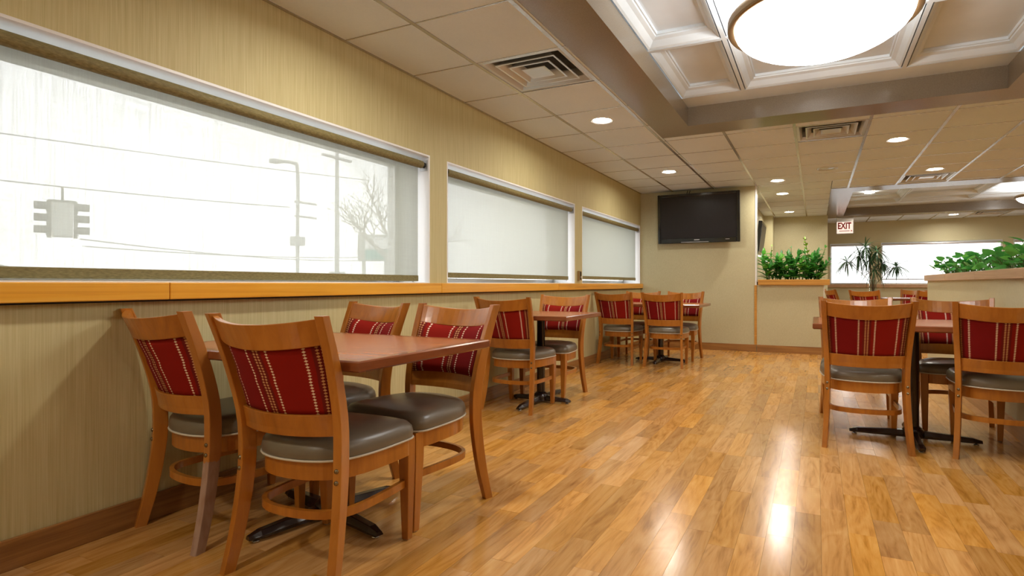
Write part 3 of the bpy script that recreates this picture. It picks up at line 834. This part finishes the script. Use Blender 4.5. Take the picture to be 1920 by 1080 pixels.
# table by the half wall
table(.53, 4.19, 1.10, .78, 'reddish-brown four-seat table beside the planted half wall', (.36, .34), (.03, -.05))
g4 = 'dining chairs at the table by the half wall'
chair(.266, 3.965, 2, 'aisle-side chair facing the TV wall direction at the half-wall table', g4)
chair(.965, 4.0, -5, 'chair close to the half wall with its back away from the zz planter', g4)
chair(.862, 4.50, 176, 'chair close to the half wall with its back towards the far windows', g4)
chair(.266, 4.46, 180, 'aisle-side chair with its back towards the zz planter at the half-wall table', g4)
# far table with the vase
table(1.12, 11.45, 1.08, .90, 'far reddish-brown table carrying the glass vase', (.33, .33))
g5 = 'dining chairs at the far table with the vase'
chair(.50, 11.75, -70, 'far chair near the recessed wall at the vase table', g5)
chair(.86, 10.75, -28, 'far chair on the zz planter side of the vase table', g5)
chair(1.62, 12.15, 160, 'far chair at the vase table with its back to the windows', g5)
chair(1.55, 10.60, 25, 'far chair just past the end of the half wall at the vase table', g5)

for ch in A.children:
    if ch.name.startswith('leg') and any(g.name.startswith('bolt') for g in ch.children) and sum(v.co.x for v in ch.data.vertices) > 0:
        ch.material_slots[0].link = 'OBJECT'; ch.material_slots[0].material = M['chair_wood_worn']; ch['label'] = 'scuffed pale rear leg'

# ------------------------------------------------------------------ television
tv = tag(empty('television', (-1.605, YB - .125, 1.975)), 'large black flat television mounted on the beige wall', 'television')
tv.rotation_euler = (R(3), 0, R(0))
w, h = .605, .372
mb = MB()
b_ = .045; bb = .075
mb.box(-w, -w + b_, -.035, .03, -h, h).box(w - b_, w, -.035, .03, -h, h).box(-w + b_, w - b_, -.035, .03, h - .045, h).box(-w + b_, w - b_, -.035, .03, -h, -h + bb)
mb.build('bezel', 'tv_black', tv, bevel=.008)
MB().box(-w + b_, w - b_, -.026, .02, -h + bb, h - .045).build('screen', 'tv_screen', tv)
MB().box(-w + .05, w - .05, .03, .06, -h + .06, h - .06).build('rear_housing', 'cable_black', tv)
mb = MB().box(-.25, .16, -.039, -.034, -h + .012, -h + .019); mb.build('speaker_slot', 'tv_silver', tv)
MB().box(-.055, .025, -.0375, -.034, -h + .043, -h + .054).build('maker_mark', 'tv_silver', tv)
MB().box(.40, .46, -.0375, -.034, -h + .043, -h + .050).build('badge', 'tv_silver', tv)
MB().box(-.2, .2, .06, .098, -.12, .12).build('wall_bracket', 'cable_black', tv)
for k, xx in enumerate((-1.80, -1.765)):
    tag(MB().tube([(xx - .02, YB - .03, 2.30), (xx, YB - .012, 2.36), (xx + .02, YB - .008, CZ)], .005, 6).build('cable', 'cable_black'), 'thin black cable running from television up to the ceiling', 'cable', 'television cables')
tv2 = tag(empty('television', (-.885, 10.35, 1.78)), 'second black television seen edge-on behind the television wall', 'television')
tv2.rotation_euler = (0, R(7), 0)
MB().box(-.03, .03, -.45, .45, -.28, .28).build('bezel', 'tv_black', tv2, bevel=.008)
MB().box(.0305, .033, -.41, .41, -.23, .24).build('screen', 'tv_screen', tv2)
MB().box(-.10, -.03, -.08, .08, -.08, .08).build('wall_bracket', 'cable_black', tv2)
tag(MB().tube([(-.95, 10.0, 2.36), (-.93, 10.05, 2.28), (-.935, 10.1, 2.1), (-.955, 10.15, 1.95)], .006, 6).build('cable', 'cable_black'), 'black cable hanging beside the second television', 'cable')
sc = tag(empty('wall_sconce', (-1.0, 10.9, 1.55)), 'small white wall lamp behind the television wall', 'wall lamp')
MB().box(0, .015, -.04, .04, -.05, .05).build('back_plate', 'lamp_bronze', sc)
MB().lathe([(.035, -.05), (.045, .06), (.04, .061)], 16, (.06, 0, 0)).build('shade', 'sconce_glass', sc)
MB().box(.01, .06, -.008, .008, -.045, -.03).build('arm', 'lamp_bronze', sc)

# ------------------------------------------------------------------ exit sign
ex = tag(empty('exit_sign', (.56, 13.30, 2.20)), 'lit exit sign with red letters hanging from the ceiling', 'sign')
MB().box(-.155, .155, -.006, .006, -.13, .115).build('panel', 'exit_panel', ex)
mb = MB().box(-.165, -.155, -.010, .010, -.14, .125).box(.155, .165, -.010, .010, -.14, .125).box(-.155, .155, -.010, .010, -.14, -.13); mb.build('panel_frame', 'vent_metal', ex)
MB().box(-.16, .16, -.03, .03, .115, .20).build('housing', 'can_metal', ex)
MB().box(-.02, .02, -.02, .02, .20, CZ - 2.20).build('stem', 'can_metal', ex)
cu = bpy.data.curves.new('exit_letters', 'FONT'); cu.body = 'EXIT'; cu.size = .185; cu.align_x = 'CENTER'; cu.align_y = 'CENTER'; cu.extrude = .002; cu.offset = .007
tmp = bpy.data.objects.new('tmp', cu); COL.objects.link(tmp)
bpy.context.view_layer.update()
me = bpy.data.meshes.new_from_object(tmp.evaluated_get(bpy.context.evaluated_depsgraph_get()))
bpy.data.objects.remove(tmp)
me.materials.clear(); me.materials.append(M['exit_red'])
o = obj('exit_letters', me, None, ex, (-.01, -.009, .025)); o.rotation_euler = (R(90), 0, 0); o.scale = (.68, 1, 1)
MB().box(-.11, .09, -.010, -.006, -.085, -.072).build('underline', 'exit_red', ex)
mb = MB(); mb.add([(.105, -.0085, -.055), (.145, -.0085, -.078), (.105, -.0085, -.10), (.118, -.0085, -.078), (.105, -.0065, -.055), (.145, -.0065, -.078), (.105, -.0065, -.10), (.118, -.0065, -.078)], [(0, 1, 2, 3), (4, 7, 6, 5), (0, 4, 5, 1), (1, 5, 6, 2), (2, 6, 7, 3), (3, 7, 4, 0)]); mb.build('arrow', 'exit_red', ex)

# ------------------------------------------------------------------ plants
def blade(length, width, fold=.12, curve=.15, n=5):
    vs, fs = [], []
    for k in range(n + 1):
        t = k / n; w = width * math.sin(math.pi * min(max(t * .93 + .05, 0), 1)) ** .8 / 2
        y = length * t; z = -curve * length * t * t
        vs += [(-w, y, z + fold * w), (0, y, z), (w, y, z + fold * w)]
    for k in range(n):
        a = k * 3; fs += [(a, a + 1, a + 4, a + 3), (a + 1, a + 2, a + 5, a + 4)]
    return vs, fs
def xf(vs, mat): return [tuple(mat @ Vector(v)) for v in vs]
rp = random.Random(5)
def zz_stem(parent, base, height, lean, az, young=False, pairs=8, leaf=.075):
    top = Vector((math.cos(az) * lean, math.sin(az) * lean, height))
    path = catmull([(0, 0, -.04), tuple(top * .35 + Vector((0, 0, height * .06))), tuple(top * .7 + Vector((0, 0, height * .05))), tuple(top)], 10)
    path = [p + Vector(base) for p in path]
    st = MB().tube(path, [.009 - .006 * k / 10 for k in range(11)], 6).build('stem', 'stem_green', parent)
    mb = MB()
    for q in range(pairs):
        t = .28 + .72 * q / (pairs - 1); p = path[min(int(t * 10), 10)]
        for s in (-1, 1):
            a = az + s * (1.25 - .5 * t) + rp.uniform(-.35, .35) + (math.pi * .5 if q % 2 else 0)
            ln = leaf * (1.15 - .45 * t) * rp.uniform(.85, 1.15)
            m = Matrix.Translation(p) @ Matrix.Rotation(a - math.pi / 2, 4, 'Z') @ Matrix.Rotation(.30 + .35 * t + rp.uniform(-.4, .4), 4, 'X')
            v, f = blade(ln, ln * .60, .25, .12, 4); mb.add(xf(v, m), f, True)
    v, f = blade(leaf * .8, leaf * .3, .25, .05, 4)
    mb.add(xf(v, Matrix.Translation(path[-1]) @ Matrix.Rotation(1.2, 4, 'X')), f, True)
    mb.build('leaves', 'leaf_young' if young else 'leaf_zz', st)
zx = [-.63, -.50, -.37, -.23, -.08, .0]
zl = ['zz plant with a pale young shoot at the television wall end of the planter', 'bushy dark green zz plant second along from the television wall', 'dense zz plant under a bare forked shoot', 'zz plant in the middle of the planter', 'tallest zz plant with a bright green arching shoot', 'zz plant at the free end of the planter with feathered tip']
for k, (x, lab) in enumerate(zip(zx, zl)):
    o = tag(empty('zz_plant', (x, YB + .19, PT - .03)), lab, 'plant', 'zz plants in the built-in planter')
    n = 6
    for q in range(n):
        az = 2 * math.pi * q / n + rp.uniform(-.4, .4)
        zz_stem(o, (rp.uniform(-.06, .06), rp.uniform(-.09, .09), 0), rp.uniform(.20, .40), rp.uniform(.05, .17), az, False, rp.choice((5, 6, 7)), rp.uniform(.115, .15))
    if k == 0: zz_stem(o, (0, 0, 0), .52, .04, .3, True, 8, .05)
    if k == 2: zz_stem(o, (.03, 0, 0), .49, .02, .8, False, 6, .05)
    if k == 4: zz_stem(o, (.03, 0, 0), .60, .10, 2.9, True, 10, .08); zz_stem(o, (0, 0, 0), .44, .12, .2, False, 9, .08)
    if k == 5: zz_stem(o, (0, 0, 0), .48, .12, .1, False, 9, .07); zz_stem(o, (.02, 0, 0), .30, .15, -.1, False, 9, .08)

def heart_leaf():
    out = [(0, 0), (.18, -.10), (.38, -.06), (.50, .16), (.46, .42), (.30, .72), (.0, 1.08)]
    vs = [(0, .02, 0), (0, .4, -.03), (0, .75, -.07), (0, 1.08, -.17)]; fs = []
    for s in (1, -1):
        o0 = len(vs)
        for x, y in out[1:-1]: vs.append((s * x, y, .10 * x - .14 * y * y))
        i = o0
        q = [(0, i, i + 1), (0, i + 1, i + 2, 1), (1, i + 2, i + 3), (1, i + 3, i + 4, 2), (2, i + 4, 3)]
        fs += [t if s > 0 else t[::-1] for t in q]
    mb = MB().add(vs, fs, True); me = mb.mesh('leaf'); me.materials.append(M['leaf_pothos']); return me
leaf_me = heart_leaf()
py = [7.36, 6.95, 6.52, 6.10, 5.68, 5.25, 4.82, 4.38, 3.92]
for k, y in enumerate(py):
    lab = ('pothos at the free end of the half wall trough' if k == 0 else '%s pothos counted from the free end of the half wall trough' % ('', 'second', 'third', 'fourth', 'fifth', 'sixth', 'seventh', 'eighth', 'ninth')[k])
    o = tag(empty('pothos', (HX + .18, y, HT - .05)), lab, 'plant', 'pothos along the half wall')
    stems = MB(); n = 36
    for q in range(n):
        a = rp.uniform(0, 2 * math.pi); rad = rp.uniform(.03, .20); hh = rp.uniform(.05, .20) * (1.25 - rad * 2) + .02
        if q == 0: hh = .25
        px, pyy = .82 * rad * math.cos(a), 1.15 * rad * math.sin(a)
        stems.tube([(px * .2, pyy * .2, -.02), (px * .6, pyy * .6, hh * .75), (px, pyy, hh)], .0028, 5)
        l = obj('leaf', leaf_me, None, o, (px, pyy, hh)); sc_ = rp.uniform(.055, .085)
        l.scale = (sc_, sc_, sc_); l.rotation_euler = (rp.uniform(-.6, .9), rp.uniform(-.6, .6), a - math.pi / 2 + rp.uniform(-.7, .7))
    stems.build('stems', 'stem_green', o)

# vase with dracaena on the far table
vs_ = tag(empty('glass_vase', (.93, 11.40, TZ)), 'clear glass vase with arching dracaena branches on the far table', 'vase')
MB().lathe([(.001, .004), (.055, .004), (.058, .02), (.062, .30), (.066, .32), (.060, .32), (.055, .03), (.001, .022)], 24).build('vase_body', 'vase_glass', vs_)
pl = tag(empty('dracaena', (.93, 11.40, TZ + .03)), 'narrow-leaved dracaena branches standing in the glass vase', 'plant')
tips = [(-.42, .0, .62), (-.22, -.05, .72), (-.05, .03, .66), (.06, .0, .80), (.14, -.04, .58), (.36, .02, .52), (.02, .05, .46), (-.12, .0, .88)]
for x, y, z in tips:
    pa = catmull([(0, 0, 0), (x * .12, y * .3, z * .40), (x * .6, y * .7, z * .78), (x, y, z)], 10)
    st = MB().tube(pa, [.006 - .003 * k / 10 for k in range(11)], 6).build('branch', 'stem_brown', pl)
    mb = MB()
    for q in range(46):
        a = rp.uniform(0, 2 * math.pi); up = rp.uniform(-.7, 1.1); ln = rp.uniform(.18, .36)
        m = Matrix.Translation(pa[-1]) @ Matrix.Rotation(a, 4, 'Z') @ Matrix.Rotation(up, 4, 'X')
        v, f = blade(ln, .019, .3, .65, 6); mb.add(xf(v, m), f, True)
    mb.build('leaf_whorl', 'leaf_dracaena', st)

# ------------------------------------------------------------------ outside the left windows
GZ = -.35
struct(MB().box(-90, XL - TH, -60, 110, GZ - .1, GZ).box(XL - TH, 80, YFAR + .3, 110, GZ - .1, GZ).build('ground', 'asphalt'), 'pale street surface outside the windows', 'ground')
def ray_at(px, py, d):
    a = (px - PCX) / FPX; b = (PCY - py) / FPX
    return Vector((d * (-math.sin(YAW) + a * math.cos(YAW)), d * (math.cos(YAW) + a * math.sin(YAW)), CAMZ + d * b))
c = ray_at(117, 412, 16)
tl = tag(empty('traffic_light', c, R(66)), 'grey hanging traffic light outside, seen through the blind', 'traffic light')
MB().box(-.23, .23, -.23, .23, -.50, .50).build('signal_body', 'signal_grey', tl, bevel=.02)
for s in (-1, 1):
    MB().box(min(s * .24, s * .33), max(s * .24, s * .33), -.19, .19, -.52, .52).build('signal_head', 'signal_dark', tl)
    for k in (-1, 0, 1):
        mb = MB(); seg = 16
        mb.loft([[(s * xx, .15 * math.cos(a), k * .34 + .15 * math.sin(a)) for a in [math.pi * (-.12 + 1.24 * q / (seg - 1)) for q in range(seg)]] + [(s * xx, .135 * math.cos(a), k * .34 + .135 * math.sin(a)) for a in [math.pi * (1.12 - 1.24 * q / (seg - 1)) for q in range(seg)]] for xx in (.33, .60)], True, True, False)
        mb.build('visor', 'signal_dark', tl)
        MB().loft([[(s * .335, .13 * math.cos(2 * math.pi * q / 16), k * .34 + .13 * math.sin(2 * math.pi * q / 16)) for q in range(16)], [(s * .345, .12 * math.cos(2 * math.pi * q / 16), k * .34 + .12 * math.sin(2 * math.pi * q / 16)) for q in range(16)]], True, True, False).build('lens', 'car_glass', tl)
MB().box(-.3, .3, -.25, .25, .50, .54).build('top_plate', 'signal_dark', tl)
MB().tube([(0, 0, .54), (0, 0, .95)], .03, 8).build('hanger', 'signal_dark', tl)
def wire(a, b, sag, r, label):
    pts = [a.lerp(b, k / 16) - Vector((0, 0, sag * 4 * (k / 16) * (1 - k / 16))) for k in range(17)]
    o = MB().tube(pts, r, 5).build('overhead_wire', 'pole_grey'); tag(o, label, 'wire', 'overhead wires outside'); return o
pole = ray_at(632, 500, 30); pole.z = GZ
pole2 = ray_at(558, 500, 34); pole2.z = GZ
wire(ray_at(-700, 150, 12), ray_at(690, 338, 30), .1, .022, 'sloping upper overhead wire outside the first window')
wire(Vector((c.x - 2, c.y - 6, c.z + 1.14)), Vector((c.x + 2, c.y + 6, c.z + 1.0)), .12, .02, 'wire carrying the traffic light outside')
wire(ray_at(150, 448, 17), ray_at(700, 488, 36), .25, .022, 'low overhead wire beneath the traffic light outside')
wire(ray_at(160, 462, 17), ray_at(690, 482, 32), .15, .02, 'lowest overhead wire outside the first window')
o = tag(empty('utility_pole', pole), 'tall bare utility pole outside the first window', 'pole')
MB().tube([(0, 0, 0), (0, 0, 9.4)], [.13, .09], 10).build('shaft', 'pole_grey', o)
MB().box(-.06, .06, -1.0, 1.0, 8.1, 8.22).build('crossarm', 'pole_grey', o)
MB().box(-.3, .3, -.3, .3, 0, 2.0).build('base_cabinet', 'pole_grey', o)
o = tag(empty('street_lamp', pole2), 'street lamp with curved arm outside the first window', 'street lamp')
top = ray_at(560, 305, 34).z - GZ
MB().tube(catmull([(0, 0, 0), (0, 0, top * .5), (0, 0, top - .5), (-.15, -.25, top - .05), (-.6, -.7, top)], 20), .10, 8).build('shaft', 'pole_grey', o)
MB().box(-1.1, -.55, -1.15, -.62, top - .12, top + .1).build('lamp_head', 'pole_grey', o, bevel=.04)
MB().box(-.3, .3, -.3, .3, top * .42, top * .42 + .55).build('control_box', 'pole_grey', o)
for kz in (.62, .72): MB().box(-.05, .05, -.2, 1.4, top * kz, top * kz + .12).build('side_arm', 'pole_grey', o)
c2 = ray_at(703, 465, 26)
o = tag(empty('roadside_sign', (c2.x, c2.y, GZ), R(32)), 'teal and grey roadside sign outside the first window', 'sign')
zb = c2.z - GZ
MB().box(-.75, .75, -.12, .12, zb - .62, zb + .62).build('sign_cabinet', 'signal_grey', o)
MB().box(-.40, .72, -.14, -.12, zb - .05, zb + .5).build('upper_panel', 'sign_white', o)
MB().box(-.40, .72, -.14, -.12, zb - .55, zb - .1).build('lower_panel', 'sign_teal', o)
for s in (-.5, .5): MB().box(s - .07, s + .07, -.07, .07, 0, zb - .6).build('post', 'pole_grey', o)
# bare tree
tb_ = ray_at(730, 500, 22); tb_.z = GZ
tr = tag(empty('bare_tree', tb_), 'bare branching tree outside the first window', 'tree')
MB().tube(catmull([(0, 0, 0), (.05, 0, 1.3), (-.05, .1, 2.6)], 8), [.20 - .006 * k for k in range(9)], 8).build('trunk', 'bark', tr)
rt = random.Random(3)
def limb(mb, p, d, ln, r, depth):
    q = p + d * ln; mid = (p + q) / 2 + Vector((rt.uniform(-.1, .1), rt.uniform(-.1, .1), rt.uniform(-.05, .1))) * ln
    mb.tube([p, mid, q], [r, r * .8, r * .6], 5, False)
    if depth:
        for k in range(3):
            nd = (d + Vector((rt.uniform(-.8, .8), rt.uniform(-.8, .8), rt.uniform(-.25, .6)))).normalized()
            limb(mb, q if k else mid, nd, ln * rt.uniform(.6, .85), r * .55, depth - 1)
for k in range(6):
    a = k * 1.05
    mb = MB(); limb(mb, Vector((-.05, .1, 1.7 + .18 * k)), Vector((math.cos(a), math.sin(a), .75)).normalized(), 1.3, .085, 4); mb.build('branch', 'bark', tr)
# parked car
cr = tag(empty('parked_car', (-7.6, 1.55, GZ)), 'silver car parked close outside the first window', 'car')
prof = [(-2.2, .35), (-2.2, .85), (-1.9, 1.0), (-1.25, 1.08), (-.65, 1.58), (.35, 1.66), (.95, 1.5), (1.55, 1.10), (2.15, .92), (2.3, .6), (2.3, .35)]
def slab(pr, w, name, mat, bev=.05):
    return MB().loft([[(-w, y, z) for y, z in pr], [(w, y, z) for y, z in pr]], True, True, False).build(name, mat, cr, bevel=bev)
slab(prof, .85, 'body', 'car_silver')
slab([(-1.1, 1.1), (-.62, 1.52), (-.05, 1.56), (-.05, 1.1)], .858, 'rear_side_window', 'car_glass', .01)
slab([(.05, 1.1), (.05, 1.57), (.36, 1.58), (.88, 1.42), (1.3, 1.1)], .858, 'front_side_window', 'car_glass', .01)
for y in (-1.4, 1.45):
    for s in (-1, 1):
        MB().loft([[(xx, y + .32 * math.cos(2 * math.pi * q / 20), .32 + .32 * math.sin(2 * math.pi * q / 20)) for q in range(20)] for xx in sorted((s * .68, s * .88))], True, True, True).build('wheel', 'rubber', cr)

print('chairs etc built; tiles', tiles, 'strips', len(strips))
